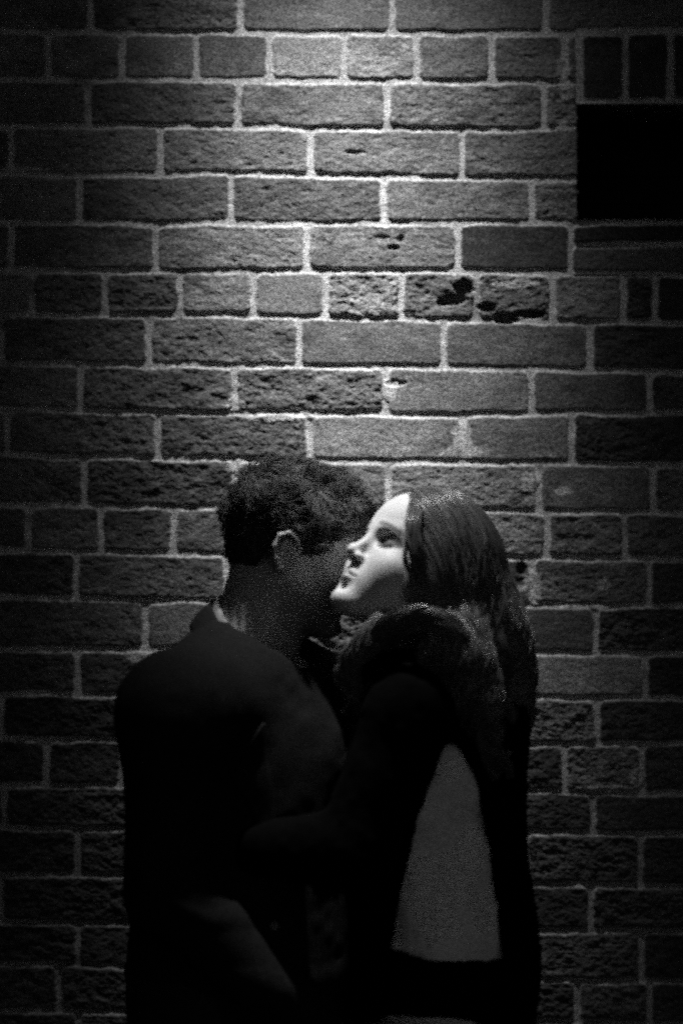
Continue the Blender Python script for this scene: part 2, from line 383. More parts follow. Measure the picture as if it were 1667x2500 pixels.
def polygonise(f, lo, hi, h):
    lo = np.array(lo, float); hi = np.array(hi, float); N = 14
    B = N*h; nb = np.ceil((hi-lo)/B).astype(int)
    br = B*.87
    ii = np.stack(np.meshgrid(*[np.arange(n) for n in nb], indexing='ij'), -1).reshape(-1, 3)
    cen = lo + (ii+.5)*B
    dd = f(cen)
    cand = ii[np.abs(dd) < br*1.7+.012]
    K = 1 << 20
    cid = []; cp = []; fc = []
    g = np.arange(N+1)
    G = np.stack(np.meshgrid(g, g, g, indexing='ij'), -1)
    def key(a): return (a[..., 0].astype(np.int64)*4096 + a[..., 1])*4096 + a[..., 2]
    offs = [np.array(o) for o in ((0,0,0),(1,0,0),(0,1,0),(1,1,0),(0,0,1),(1,0,1),(0,1,1),(1,1,1))]
    edges = [(0,1),(2,3),(4,5),(6,7),(0,2),(1,3),(4,6),(5,7),(0,4),(1,5),(2,6),(3,7)]
    for b in cand:
        base = b*N
        P = lo + (base+G)*h
        c0 = lo+(b+.5)*B
        v = f(P, c0, br)
        sg = v < 0
        if sg.all() or not sg.any(): continue
        cs = [v[o[0]:N+o[0], o[1]:N+o[1], o[2]:N+o[2]] for o in offs]
        ss = sum((c < 0).astype(int) for c in cs)
        act = np.argwhere((ss > 0) & (ss < 8))
        if len(act) == 0: continue
        cv = np.stack([c[act[:, 0], act[:, 1], act[:, 2]] for c in cs], -1)
        acc = np.zeros((len(act), 3)); cnt = np.zeros(len(act))
        for a_, b_ in edges:
            va, vb = cv[:, a_], cv[:, b_]; m = (va < 0) != (vb < 0)
            t = np.where(m, va/np.where(m, va-vb, 1), 0)
            p = offs[a_] + t[:, None]*(offs[b_]-offs[a_])
            acc += np.where(m[:, None], p, 0); cnt += m
        cid.append(key(base+act+4)); cp.append(lo+(base+act+acc/cnt[:, None])*h)
        for ax in range(3):
            o = np.zeros(3, int); o[ax] = 1
            A = v[:N, :N, :N]; Bv = v[o[0]:N+o[0], o[1]:N+o[1], o[2]:N+o[2]]
            e = np.argwhere((A < 0) != (Bv < 0))
            if len(e) == 0: continue
            flip = A[e[:, 0], e[:, 1], e[:, 2]] < 0
            u = (ax+1) % 3; w_ = (ax+2) % 3
            du = np.zeros(3, int); du[u] = 1; dw = np.zeros(3, int); dw[w_] = 1
            c = base+e+4
            q = np.stack([key(c-du-dw), key(c-dw), key(c), key(c-du)], -1)
            q[~flip] = q[~flip][:, ::-1]
            fc.append(q)
    cid = np.concatenate(cid); cp = np.concatenate(cp); fc = np.concatenate(fc)
    uid, first = np.unique(cid, return_index=True)
    V = cp[first]
    pos = np.searchsorted(uid, fc); pos = np.clip(pos, 0, len(uid)-1)
    ok = (uid[pos] == fc).all(1)
    return V, pos[ok]
def merge(*vf):
    V = []; F = []; n = 0
    for v, f in vf: V.append(v); F.append(f+n); n += len(v)
    return np.concatenate(V), np.concatenate(F)
def grad(f, P, e=.002):
    g = np.stack([f(P+np.eye(3)[i]*e)-f(P-np.eye(3)[i]*e) for i in range(3)], -1)
    return g/(np.linalg.norm(g, axis=-1, keepdims=True)+1e-9)
def unit(a): a = np.array(a, float); return a/np.linalg.norm(a)

# ------------------------------------------------------------------ heads
class Frame:
    """side (person's right), forward, up"""
    def __init__(s, O, fwd, up, sc_=1.0):
        s.O = np.array(O, float); s.f = unit(fwd); u = np.array(up, float); u = u-(u@s.f)*s.f; s.u = unit(u); s.r = np.cross(s.f, s.u); s.s = sc_
        s.R = np.stack([s.r, s.f, s.u])
    def __call__(s, x, y, z): return s.O + s.s*(x*s.r + y*s.f + z*s.u)
    def local(s, P): return ((P-s.O) @ s.R.T)/s.s
def head(F, H, female):
    s = H.s
    E = lambda c, r, k=.02, sub=False: F.ell(H(*c), np.array(r)*s, H.R, k*s, sub)
    C = lambda a, b, r1, r2=None, k=.02, sub=False: F.cap(H(*a), H(*b), r1*s, (r2 or r1)*s, k*s, sub)
    E((0,-.012,.025), (.074,.092,.082), .01)
    E((0,.028,-.035), (.058,.056,.078), .03)
    E((0,.036,.035), (.058,.048,.05), .03)
    jw = .046 if female else .052
    for x in (-1, 1):
        C((x*jw,.000,-.060), (x*.012,.066,-.102), .019, .014, .03)
        E((x*.040,.056,-.036), (.019,.017,.015), .024)
        if female: E((x*.036,.036,-.054), (.023,.034,.026), .03)
        C((x*.010,.0775,.010), (x*.036,.070,.012), .0075 if female else .010, .006, .016)
    E((0,.074,-.104), (.018,.014,.013), .018)
    E((0,.064,-.070), (.030,.022,.024), .02)
    for x in (-1, 1):
        E((x*.0315,.087,-.0065), (.020,.0165 if female else .013,.0130), .008, True)
        E((x*.031,.0625 if female else .0665,-.0085), (.0145,.0125,.0115), .004)
        # closed lid line
        C((x*.020,.0745,-.0125), (x*.032,.0770,-.0155), .0012, None, .0015, True)
        C((x*.032,.0770,-.0155), (x*.043,.0690,-.0120), .0012, None, .0015, True)
    C((0,.079,.004), (0,.098,-.032), .0055, .0062, .013)
    E((0,.1015,-.0385), (.0085,.0085,.0078), .008)
    for x in (-1, 1):
        E((x*.0115,.090,-.0430), (.0065,.0095,.0065), .006)
        E((x*.006,.0955,-.0495), (.0036,.0055,.004), .003, True)
    # mouth
    for x in (-1, 1):
        C((x*.004,.0890,-.0655), (x*.021,.0790,-.0705), .0050, .0028, .006)
        C((0,.0880,-.0765), (x*.018,.0795,-.0735), .0060, .0030, .006)
        C((0,.0945,-.0712), (x*.022,.0830,-.0718), .0013, .0010, .002, True)
    E((0,.0925,-.089), (.014,.008,.005), .012, True)
    E((0,.0965,-.0575), (.003,.005,.007), .005, True)
    # ears
    for x in (-1, 1):
        yo = -.020
        eo = .0 if female else .013
        pts = [(.014,-.012),(.016,.006),(.010,.020),(-.004,.0265),(-.016,.020),(-.019,.004),(-.014,-.012),(-.004,-.026)]
        E((x*(.073+eo*.5), yo-.002, -.016), (.007+eo*.5,.015,.025), .006)
        F.chain([H(x*(.078+eo+.004*(i in (3,4,5,6))), yo+a, -.012+b) for i, (a, b) in enumerate(pts)], [.0028*s]*7+[.005*s], .003)
        E((x*(.0815+eo), yo-.002, -.012), (.006,.008,.015), .004, True)
def skin_attr(H, V, female, neck_dark=0):
    q = H.local(V)
    a = np.full(len(V), .62 if female else .42)
    ax = np.abs(q[:, 0])
    lips = (np.hypot(ax/.023, (q[:, 2]+.0715)/.0105) < 1) & (q[:, 1] > .075)
    a[lips] = .5 if female else .26
    br = 1-np.clip(np.abs(q[:, 2]-(.0155-.25*np.maximum(ax-.03, 0)))/.0042, 0, 1)
    br = br*((ax > .012) & (ax < .050) & (q[:, 1] > .05))
    a = a*(1-.8*np.sqrt(br))
    if female: a[(np.hypot((ax-.034)/.0200, (q[:, 2]+.006-.10*(ax-.034))/.0115) < 1) & (q[:, 1] > .040)] *= .22  # eye makeup, with the socket's shadow painted into the skin tone
    ll = (np.hypot((ax-.0315)/.0150, (q[:, 2]+.0150)/.0036) < 1) & (q[:, 1] > .06)
    a[ll] = .05
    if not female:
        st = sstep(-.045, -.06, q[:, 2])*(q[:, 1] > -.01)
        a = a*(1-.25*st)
    a = a*(1+.05*fbm(V*60, 3, 5))
    return a

# hands: palm, four fingers and a thumb with knuckle bends
def hand(F, wrist, fdir, palmn, thumb_side, curl=.5, s=1.0):
    f = unit(fdir); n = np.array(palmn, float); n = unit(n-(n@f)*f); t = np.cross(n, f)*thumb_side     # t points to the thumb side
    w = np.array(wrist, float)
    F.cap(w, w+f*.03*s, .024*s, .026*s, .02)
    for o in (-.028, -.010, .010, .028):
        F.cap(w+f*.02*s+t*o*.6*s, w+f*.085*s+t*o*s, .013*s, .0105*s, .012)
    for o, L in ((.030, .070), (.010, .080), (-.011, .075), (-.030, .058)):
        p = w+f*.088*s+t*o*s; ang = 0
        for i, q in enumerate((.45, .30, .25)):
            ang += curl*(.55, .7, .5)[i]
            d = f*math.cos(ang)+n*math.sin(ang)
            p2 = p+d*L*q*s
            F.cap(p, p2, (.0088-.0008*i)*s, (.0083-.0009*i)*s, .003)
            p = p2
    p = w+f*.025*s+t*.026*s
    for i, L in enumerate((.035, .032, .026)):
        d = unit(f*(.6+.15*i)+t*(.75-.25*i)+n*(.25+.2*i*curl*2))
        p2 = p+d*L*s; F.cap(p, p2, (.0125-.0015*i)*s, (.011-.0015*i)*s, .006); p = p2

HM = Frame(U(684, 1250, -.255), (math.cos(math.radians(14)), .10, -math.sin(math.radians(14))), (math.sin(math.radians(14)), 0, 1), .96)
E_, T_ = math.radians(33), math.radians(28)
HW = Frame(U(957, 1299, -.35), (-math.cos(E_)*math.cos(T_), -math.cos(E_)*math.sin(T_), math.sin(E_)), (math.sin(E_)*math.cos(T_), math.sin(E_)*math.sin(T_), math.cos(E_)), .93)

# ================================================================== MAN
RM = np.array([-.64, -.77, 0.]); FM = np.array([.77, -.64, 0.])
Rm3 = np.stack([RM, FM, [0, 0, 1]])
NB = U(590, 1490, -.27)
SHR = U(396, 1640, -.415); SHL = NB + (NB-SHR)*np.array([1, 1, 0]) + np.array([0, .0, SHR[2]-NB[2]])
ELR = U(385, 2050, -.44); WRR = U(735, 2375, -.45); HDR = U(840, 2490, -.45)
ELL = U(880, 1850, -.085); WRL = U(930, 1880, -.12)
PEL = np.array([NB[0]-.02, NB[1], .93])
man = thing('person', 'man in dark suit jacket with short curly hair, bowing his head to the woman', 'person', (PEL[0], PEL[1], .007), 'couple embracing')
def legs(F, hips, feet, r0, r1, r2, k=.03):
    for h, ft in zip(hips, feet):
        kn = (np.array(h)+np.array(ft))/2 + np.array([0, 0, .03])
        F.cap(h, kn, r0, r1, k); F.cap(kn, ft, r1, r2, k)
mh = [PEL+RM*.085, PEL-RM*.085]; mf = [np.array([PEL[0]-.06, PEL[1]-.11, .09]), np.array([PEL[0]+.10, PEL[1]+.09, .09])]
B = Field(); head(B, HM, False)
B.cap(HM(0, -.025, -.03), NB+np.array([-.005, 0, .0]), .058, .062, .03)
B.ell(NB+np.array([0, 0, -.12]), (.12, .085, .10), Rm3, .04)
hv = polygonise(B, HM.O-.34, HM.O+.17, .0019)
hattr = skin_attr(HM, hv[0], False)
B2 = Field()
B2.ell(NB+[0, 0, -.17], (.155, .105, .17), Rm3, .05); B2.ell(PEL+[0, 0, .10], (.14, .10, .20), Rm3, .08)
B2.cap(SHR, SHL, .045, .045, .05)
for a, b, c in ((SHR, ELR, WRR), (SHL, ELL, WRL)):
    B2.cap(a, b, .045, .036, .03); B2.cap(b, c, .036, .024, .02)
legs(B2, mh, mf, .08, .05, .038)
hand(B2, WRR, HDR-WRR, (0, .9, .35), -1, .45)
hand(B2, WRL, np.array([.9, -.12, .1]), (.1, -.95, 0), 1, .5, .9)
for ft in mf: B2.cap(ft, ft+[.12, -.03, -.05], .035, .028, .03)
bv = polygonise(B2, (-.5, -.62, .0), (.45, -.005, 1.45), .0045)
V, Fq = merge(hv, bv)
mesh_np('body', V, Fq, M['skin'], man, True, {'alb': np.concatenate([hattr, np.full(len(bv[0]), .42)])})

# jacket
def folds(P, amp, seed):
    return amp*fbm(np.stack([P[..., 0]*9, P[..., 1]*9, P[..., 2]*4], -1), 3, seed) 
J = Field()
J.ell(NB+[-.0, 0, -.17], (.178, .128, .19), Rm3, .05)
J.ell(NB+[-.005, 0, -.34], (.165, .122, .20), Rm3, .06)
J.ell(PEL+[0, 0, .0], (.172, .13, .20), Rm3, .08)
J.cap(SHR, NB+[-.02, 0, -.045], .062, .066, .05); J.cap(SHL, NB+[.02, 0, -.045], .060, .062, .05)
J.cap(NB-FM*.035+[0, 0, -.015], SHR+[.05, .03, .015], .062, .058, .06)
J.cap(SHR, ELR, .062, .054, .06); J.cap(ELR, WRR+(ELR-WRR)*.06, .054, .037, .015)
J.cap(SHL, ELL, .060, .050, .03); J.cap(ELL, WRL+(ELL-WRL)*.06, .050, .036, .015)
nd = unit(HM(0, -.025, -.03)-NB)
J.cap(NB+FM*.012, NB+FM*.04+nd*.16, .070, .100, .010, True)           # neck hole
J.cut(lambda P: (.80-P[..., 2]))
J.disp(lambda P: folds(P, .008, 3) + .0008*vnoise(P*60, 8) - .004*np.maximum(0, np.sin(P[..., 2]*60+5*vnoise(P*7, 9)))*sstep(1.25, 1.05, P[..., 2]))
jv = polygonise(J, (-.5, -.62, .72), (.45, -.005, 1.52), .0042)
jac = mesh_np('jacket', *jv, M['wool'], man)
# collars: bands swept round the neck
def band(name, path, ups, width, outw, thick, mat, parent, n=60, curve=.0):
    """path: control points (inner fold line), ups: direction of the fall of the band"""
    path = np.array(path, float); ups = np.array(ups, float)
    t = np.linspace(0, len(path)-1, n)
    def cr(A):
        out = []
        for q in t:
            i = min(int(q), len(A)-2); u = q-i
            p0 = A[max(i-1, 0)]; p1 = A[i]; p2 = A[i+1]; p3 = A[min(i+2, len(A)-1)]
            out.append(.5*((2*p1)+(-p0+p2)*u+(2*p0-5*p1+4*p2-p3)*u*u+(-p0+3*p1-3*p2+p3)*u**3))
        return np.array(out)
    Pn = cr(path); Dn = cr(ups); W = np.interp(t, range(len(path)), width)
    m = 7; rows = []
    for j in range(m):
        a = j/(m-1); rows.append(Pn + Dn*(W*a)[:, None])
    G_ = np.array(rows)                        # m,n,3
    du = np.gradient(G_, axis=1); dv = np.gradient(G_, axis=0); nn = np.cross(du, dv); nn /= np.linalg.norm(nn, axis=-1, keepdims=True)+1e-9
    bulge = np.sin(np.linspace(0, math.pi, m))[:, None, None]*curve
    top = G_+nn*(thick/2+bulge); bt = G_-nn*(thick/2-bulge)
    V = np.concatenate([top.reshape(-1, 3), bt.reshape(-1, 3)]); F = []
    k = m*n
    for j in range(m-1):
        for i in range(n-1):
            a = j*n+i; F.append((a, a+1, a+n+1, a+n)); F.append((k+a, k+a+n, k+a+n+1, k+a+1))
    for i in range(n-1):
        F.append((i, k+i, k+i+1, i+1)); a = (m-1)*n+i; F.append((a, a+1, k+a+1, k+a))
    for j in range(m-1):
        a = j*n; F.append((a, a+n, k+a+n, k+a)); a = j*n+n-1; F.append((a, k+a, k+a+n, a+n))
    return mesh_np(name, V, F, mat, parent)
# neck frame ring points: angle 0 = front (FM), 90 = his right side
def ring(c, ang, r, ax, rise=0):
    ax = unit(ax); f = FM-(FM@ax)*ax; f = unit(f); rr = np.cross(f, ax)
    return c + r*(math.cos(ang)*f*1.05 + math.sin(ang)*rr) + ax*rise
def ringdir(ang, ax, down, out):
    ax = unit(ax); f = unit(FM-(FM@ax)*ax); rr = np.cross(f, ax)
    return unit(out*(math.cos(ang)*f+math.sin(ang)*rr) - down*ax)
A = [math.radians(a) for a in (28, 55, 90, 130, 180, 230, 270, 305, 332)]
rise = [-.075, -.035, .012, .045, .055, .045, .012, -.035, -.075]
pth = [ring(NB, a, .072, nd, r_) for a, r_ in zip(A, rise)]
drs = [ringdir(a, nd, 1, .62) for a in A]
band('collar', pth, drs, [.060, .052, .046, .042, .042, .042, .046, .052, .060], .6, .005, M['wool'], jac, curve=.003)
# lapels
for sgn in (1, -1):
    aa = [math.radians(a) if sgn > 0 else math.radians(360-a) for a in (60, 42, 24, 12)]
    c0 = [ring(NB, aa[1], .110, nd, -.10), ring(NB, aa[2], .130, nd, -.17), ring(NB, aa[3], .140, nd, -.27)]
    dd_ = [unit(RM*sgn*.9+np.array([0, 0, .05])+FM*.05)]*3
    lp = band('lapel', c0, dd_, [.006, .055, .008], 0, .004, M['wool'], jac, 40, .0)
    co = np.empty(len(lp.data.vertices)*3); lp.data.vertices.foreach_get('co', co); co = co.reshape(-1, 3)
    tgt_ = np.where(np.arange(len(co)) < len(co)//2, .0035, -.002)
    for _ in range(6): co = co - grad(J, co)*((J(co)-tgt_)*.8)[:, None]      # lay the lapel on the chest
    lp.data.vertices.foreach_set('co', co.ravel()); lp.data.update()
sh = [ring(NB, a, .066, nd, r_+.010) for a, r_ in zip(A, rise)]
band('shirt_collar', sh, [ringdir(a, nd, 1, .15) for a in A], [.05]*9, 0, .003, M['shirt'], man, curve=.001)
# jacket button
def lathe(name, c, ax, prof, mat, parent, n=24):
    ax = unit(ax); t = unit(np.cross(ax, [0.3, .2, 1])); b = np.cross(ax, t); V = []; F = []
    for r, h in prof:
        for i in range(n):
            a = 2*math.pi*i/n; V.append(np.array(c)+ax*h+r*(math.cos(a)*t+math.sin(a)*b))
    for j in range(len(prof)-1):
        for i in range(n): F.append((j*n+i, j*n+(i+1) % n, (j+1)*n+(i+1) % n, (j+1)*n+i))
    return mesh_np(name, V, F, mat, parent)

bpnt = U(748, 2085, -.48)
for _ in range(8): bpnt = bpnt - grad(J, bpnt[None])[0]*J(bpnt[None])[0]*.9
lathe('button', bpnt, grad(J, bpnt[None])[0], [(.0001, .003), (.003, .003), (.005, .004), (.006, .003), (.006, 0), (.0001, -.001)], M['horn'], jac)
# trousers and shoes
T = Field(); T.ell(PEL+[0, 0, .0], (.155, .115, .15), Rm3, .05); legs(T, mh, [mf[0]+[0, 0, -.01], mf[1]+[0, 0, -.01]], .095, .075, .06, .05)
T.cut(lambda P: P[..., 2]-1.0); T.cut(lambda P: .05-P[..., 2]); T.disp(lambda P: folds(P, .008, 6))
mesh_np('trousers', *polygonise(T, (-.5, -.6, .0), (.35, -.005, 1.05), .007), M['cloth'], man)
def shoe(ft, d, mat, parent, L=.27, heel=0.0, wd=.045):
    Sf = Field(); d = unit(d); R_ = np.stack([np.cross(d, [0, 0, 1]), d, [0, 0, 1]])
    g = np.array([ft[0], ft[1], .0])
    Sf.ell(g+[0, 0, .055+heel], (wd*.9, .07, .06), R_, .02); Sf.ell(g+d*.11+[0, 0, .032], (wd, .095, .032), R_, .04)
    if heel: Sf.cap(g-d*.04+[0, 0, .012], g-d*.035+[0, 0, heel+.03], .014, .03, .01)
    else: Sf.ell(g-d*.03+[0, 0, .02], (wd*.8, .04, .02), R_, .02)
    Sf.cut(lambda P: .007-P[..., 2]); Sf.cut(lambda P: P[..., 2]-(.11+heel))
    mesh_np('shoe', *polygonise(Sf, g-.22, g+[.22, .22, .2], .004), mat, parent)
shoe(mf[0], (.95, -.3, 0), M['leather'], man); shoe(mf[1], (.9, -.2, 0), M['leather'], man)

# ---- hair strands as thin tapered tubes
def tubes(paths, rad, sides=3):
    """paths [n,m,3], rad [n,m]"""
    n, m, _ = paths.shape
    tg = np.gradient(paths, axis=1); tg /= np.linalg.norm(tg, axis=-1, keepdims=True)+1e-9
    ref = np.array([.3, -.9, .31]); a = np.cross(tg, ref); a /= np.linalg.norm(a, axis=-1, keepdims=True)+1e-9; b = np.cross(tg, a)
    V = np.empty((n, m, sides, 3))
    for s_ in range(sides):
        th = 2*math.pi*s_/sides; V[:, :, s_] = paths + rad[..., None]*(math.cos(th)*a+math.sin(th)*b)
    id_ = np.arange(n*m*sides).reshape(n, m, sides)
    F = np.stack([id_[:, :-1], np.roll(id_, -1, 2)[:, :-1], np.roll(id_, -1, 2)[:, 1:], id_[:, 1:]], -1).reshape(-1, 4)
    return V.reshape(-1, 3), F

# man's short curly hair
def man_hair_mask(q):
    """>0 where scalp grows hair, head-local coordinates"""
    x, y, z = np.abs(q[:, 0]), q[:, 1], q[:, 2]
    front = z-(.050+.010*np.cos(x*60))
    side = z-np.interp(y, [-.12, -.06, -.035, -.012, -.004, .012, .035, .055, .075, .1], [-.062, -.066, -.052, .004, -.028, -.036, .020, .040, .052, .056])
    return np.where(y > .075, front, side)
MC = Field(); MC.ell(HM(0, -.012, .025), np.array((.079, .098, .084))*.96, HM.R, .01)
MC.ell(HM(0, .036, .040), np.array((.062, .052, .052))*.96, HM.R, .03); MC.ell(HM(0, -.045, -.025), np.array((.058, .050, .045))*.96, HM.R, .03)
def lump(P): return .0045*fbm(P*75, 2, 77) + .0045*np.abs(fbm(P*48, 2, 78))*1.5 - .001
MCs = Field(); MCs.ops = list(MC.ops)
MC.disp(lambda P: lump(P))
MC.cut(lambda P: -(man_hair_mask(HM.local(P.reshape(-1, 3))).reshape(P.shape[:-1]))*.96)
cap = polygonise(MC, HM.O-.15, HM.O+.15, .0025)
r = np.random.RandomState(21)
def scalp_points(Fd, H, n, mask, r):
    d = r.normal(size=(n*3, 3)); d /= np.linalg.norm(d, axis=1, keepdims=True)
    P = H.O + d*.13
    for _ in range(12): P = P - d*Fd(P)[:, None]*.9
    q = H.local(P); m = mask(q) > -.001
    return P[m][:n]
P = scalp_points(MCs, HM, 11000, man_hair_mask, r)
N_ = grad(MCs, P); m_ = 9
comb = HM.f*.5 - HM.u*.15 + .9*np.stack([fbm(P*38, 2, s_) for s_ in (1, 2, 3)], -1)*1.6
comb = comb-(comb*N_).sum(1, keepdims=True)*N_; comb /= np.linalg.norm(comb, axis=1, keepdims=True)+1e-9
side = np.cross(N_, comb)
ln = r.uniform(.012, .024, len(P)); topf = sstep(-.03, .05, HM.local(P)[:, 2]); ln = ln*(.35+.75*topf)
ph = 6*fbm(P*30, 1, 14); rcurl = .0026+.002*topf
paths = np.empty((len(P), m_, 3))
for i in range(m_):
    t = i/(m_-1); an = ph + t*4.2
    lift = (.0015+.010*topf*math.sin(min(t*2.4, 2.4)))*1.0
    paths[:, i] = P - N_*.004 + N_*(lift*(.6+.8*((ln/.03)))[...])[:, None] + comb*(ln*t)[:, None] + side*(rcurl*(np.sin(an)-np.sin(ph)))[:, None] + N_*(rcurl*.8*(np.cos(an)-np.cos(ph)))[:, None]
rad = np.tile(np.linspace(1, .35, m_), (len(P), 1))*r.uniform(.00045, .0008, len(P))[:, None]
tv = tubes(paths, rad)
alb = np.concatenate([np.full(len(cap[0]), .022), np.repeat(r.uniform(.03, .11, len(P)), m_*3)])
V, Fq = merge(cap, tv)
mesh_np('hair', V, Fq, M['hairm'], man, True, {'alb': alb})

# ================================================================== WOMAN
FW = unit([-.966, .26, 0]); LW = np.array([-.26, -.966, 0.])      # her left side is towards the camera
Rw3 = np.stack([-LW, FW, [0, 0, 1]])
NW = U(1010, 1520, -.29); SN = U(940, 1634, -.43); SF = U(1065, 1600, -.155)
EN = U(815, 1950, -.455); WN = U(560, 1948, -.395)
EF = U(900, 1640, -.10); WF = U(700, 1600, -.13)
CH = U(1012, 1760, -.29); WA = U(1010, 2010, -.29); HP = U(1022, 2330, -.29)
wom = thing('person', 'woman with long wavy hair, face tilted up, dark open jacket over a pale top', 'person', (HP[0], HP[1], .007), 'couple embracing')
B = Field(); head(B, HW, True)
B.cap(HW(0, -.022, -.04), NW, .047, .050, .025)
B.ell(NW+[.01, 0, -.08], (.12, .08, .10), Rw3, .04)
hv = polygonise(B, HW.O-.30, HW.O+.16, .0017)
hattr = skin_attr(HW, hv[0], True)
B2 = Field()
B2.ell(CH, (.115, .075, .15), Rw3, .05); B2.ell(WA, (.085, .065, .15), Rw3, .06); B2.ell(HP+[0, 0, .0], (.122, .088, .14), Rw3, .06)
B2.cap(SN, SF, .04, .04, .05)
for a, b, c in ((SN, EN, WN), (SF, EF, WF)):
    B2.cap(a, b, .038, .032, .02); B2.cap(b, c, .031, .021, .02)
HPL = np.array([HP[0], HP[1], HP[2]-.02])
wh = [HPL-LW*.075, HPL+LW*.075]; wf = [np.array([HP[0]+.02, HP[1]+.06, .12]), np.array([HP[0]-.03, HP[1]-.08, .12])]
legs(B2, wh, wf, .078, .048, .032)
hand(B2, WN, np.array([-.9, .1, .05]), (.1, .95, 0), -1, .3, .85)
hand(B2, WF, np.array([-.8, -.1, .5]), (-.2, -.95, 0), -1, .5, .88)
for ft in wf: B2.cap(ft, ft+[-.11, 0, -.08], .030, .022, .03)
bv = polygonise(B2, (-.3, -.62, .0), (.42, -.005, 1.42), .0042)
V, Fq = merge(hv, bv)
mesh_np('body', V, Fq, M['skin'], wom, True, {'alb': np.concatenate([hattr, np.full(len(bv[0]), .5)])})

def torso_w(Fd, g):
    Fd.ell(CH, (.135+g, .098+g, .165+g), Rw3, .05); Fd.ell(CH+FW*.055+[0, 0, .0], (.11+g, .055+g, .07+g), Rw3, .04)
    Fd.ell(WA, (.115+g, .090+g, .16+g), Rw3, .06); Fd.ell(HP+[0, 0, .06], (.140+g, .098+g, .15+g), Rw3, .08)
# pale top
K_ = Field(); torso_w(K_, .008); K_.cap(SN, SF, .045, .045, .05)
K_.cut(lambda P: U(0, 2216, -.40)[2] + 1.2*np.maximum(0, U(1050, 0, -.4)[0]-P[..., 0])**2 - P[..., 2])
def knitfold(P):
    a = P[..., 0]*.62 + P[..., 2]*.78
    return .005 + .008*fbm(np.stack([a*9, P[..., 0]*22, P[..., 1]*5], -1), 3, 41) + .008*np.sin(a*38+2.5*vnoise(P*9, 4))*sstep(-.3, .6, vnoise(P*8, 12)) 
K_.disp(knitfold)
mesh_np('sweater', *polygonise(K_, (-.1, -.5, .75), (.42, -.03, 1.42), .0036), M['knit'], wom)
# skirt
SK = Field(); torso_w(SK, .002)
SK.cap(HP-np.array([0,0,.12]), np.array([HP[0], HP[1], .42]), .145, .19, .06)
SK.cut(lambda P: P[..., 2]-(U(0, 2200, -.4)[2])); SK.cut(lambda P: .45-P[..., 2]); SK.disp(lambda P: -.002+.006*np.sin(np.arctan2(P[..., 1]-HP[1], P[..., 0]-HP[0])*14)*sstep(.95, .6, P[..., 2]))
mesh_np('skirt', *polygonise(SK, (-.15, -.55, .38), (.45, -.005, 1.05), .006), M['coat'], wom)
# jacket with a wedge left open on the near side
WEDGE_Y = -.40
pl = [(1003, 1660), (1050, 1715), (1093, 1800), (1118, 1930), (1140, 2080), (1160, 2230), (1200, 2700)]
plw = np.array([U(a, b, WEDGE_Y)[[0, 2]] for a, b in pl]); plr = plw[::-1]
lfl = [(1003, 1660), (975, 1820), (945, 1960), (915, 2080), (893, 2190), (880, 2260), (800, 2700)]
lfw = np.array([U(a, b, WEDGE_Y)[[0, 2]] for a, b in lfl])[::-1]
def wedge(P):
    z = P[..., 2]; xr = np.interp(z, plr[:, 1], plr[:, 0]); xl = np.interp(z, lfw[:, 1], lfw[:, 0])
    d = np.maximum(np.maximum(xl-P[..., 0], P[..., 0]-xr), np.maximum(P[..., 1]-(-.355), z-plw[0, 1]))
    return -d
JW = Field(); torso_w(JW, .016)
JW.ell(HP+[0, 0, .02], (.155, .108, .16), Rw3, .05)
JW.cap(SF, SN, .055, .058, .04); JW.cap(NW+[.02, .0, -.02], CH+[.02, 0, .08], .06, .09, .05)
JW.cap(NW, SN+[.0, 0, 0], .05, .055, .03); JW.cap(NW-[.01, 0, .02], U(872, 1580, -.36), .055, .050, .03)
JW.cut(wedge)
JW.cap(SN, EN, .060, .052, .02); JW.cap(EN, WN+(EN-WN)*.1, .054, .036, .015)
JW.cap(SF, EF, .055, .045, .02); JW.cap(EF, WF+(EF-WF)*.1, .045, .034, .015)
JW.cap(NW, HW(0, -.022, -.04), .058, .06, .012, True)
JW.cut(lambda P: .80-P[..., 2])
JW.disp(lambda P: folds(P, .008, 23) + .0015*vnoise(P*80, 5))
wj = mesh_np('jacket', *polygonise(JW, (-.3, -.62, .72), (.45, -.005, 1.45), .0038), M['coat'], wom)
# small bright pin at the top of the opening
pc = U(1040, 1722, -.46)
for _ in range(8): pc = pc - grad(K_, pc[None])[0]*(K_(pc[None])[0]-.004)*.9
lathe('brooch', pc, (.1, -.95, .2), [(.0001, .004), (.0035, .0038), (.0052, .0022), (.0056, 0), (.005, -.002), (.0001, -.002)], M['metal'], wom)
shoe(wf[0]+[0, 0, 0], (-.97, .2, 0), M['leather'], wom, heel=.04, wd=.036); shoe(wf[1], (-.97, .1, 0), M['leather'], wom, heel=.04, wd=.036)

# ---- long wavy hair: a solid mass with strands flowing over it
def wcap_mask(q):
    """hair covers the skull behind the hairline; the near side lock hangs over temple and ear"""
    x, y, z = np.abs(q[..., 0]), q[..., 1], q[..., 2]
    hl = np.interp(z, [-.12, -.05, 0, .04, .06, .078, .10, .13], [.018, .030, .046, .060, .070, .078, .094, .12])
    return hl - y - 2.2*np.maximum(0, .020-x)*(z > 0)*.25
HMs = Field()
s = HW.s
HMs.ell(HW(0, -.014, .027), np.array((.086, .102, .094))*s, HW.R, .01)
HMs.ell(HW(0, -.005, -.035), np.array((.078, .068, .075))*s, HW.R, .04)
HMs.cut(lambda P: -wcap_mask(HW.local(P))*s)
W3 = [U(1035, 1330, -.31), U(1075, 1430, -.31), U(1100, 1530, -.30), U(1118, 1640, -.27), U(1135, 1740, -.26)]
HMs.chain(W3, [.068, .064, .060, .048, .025], .03)
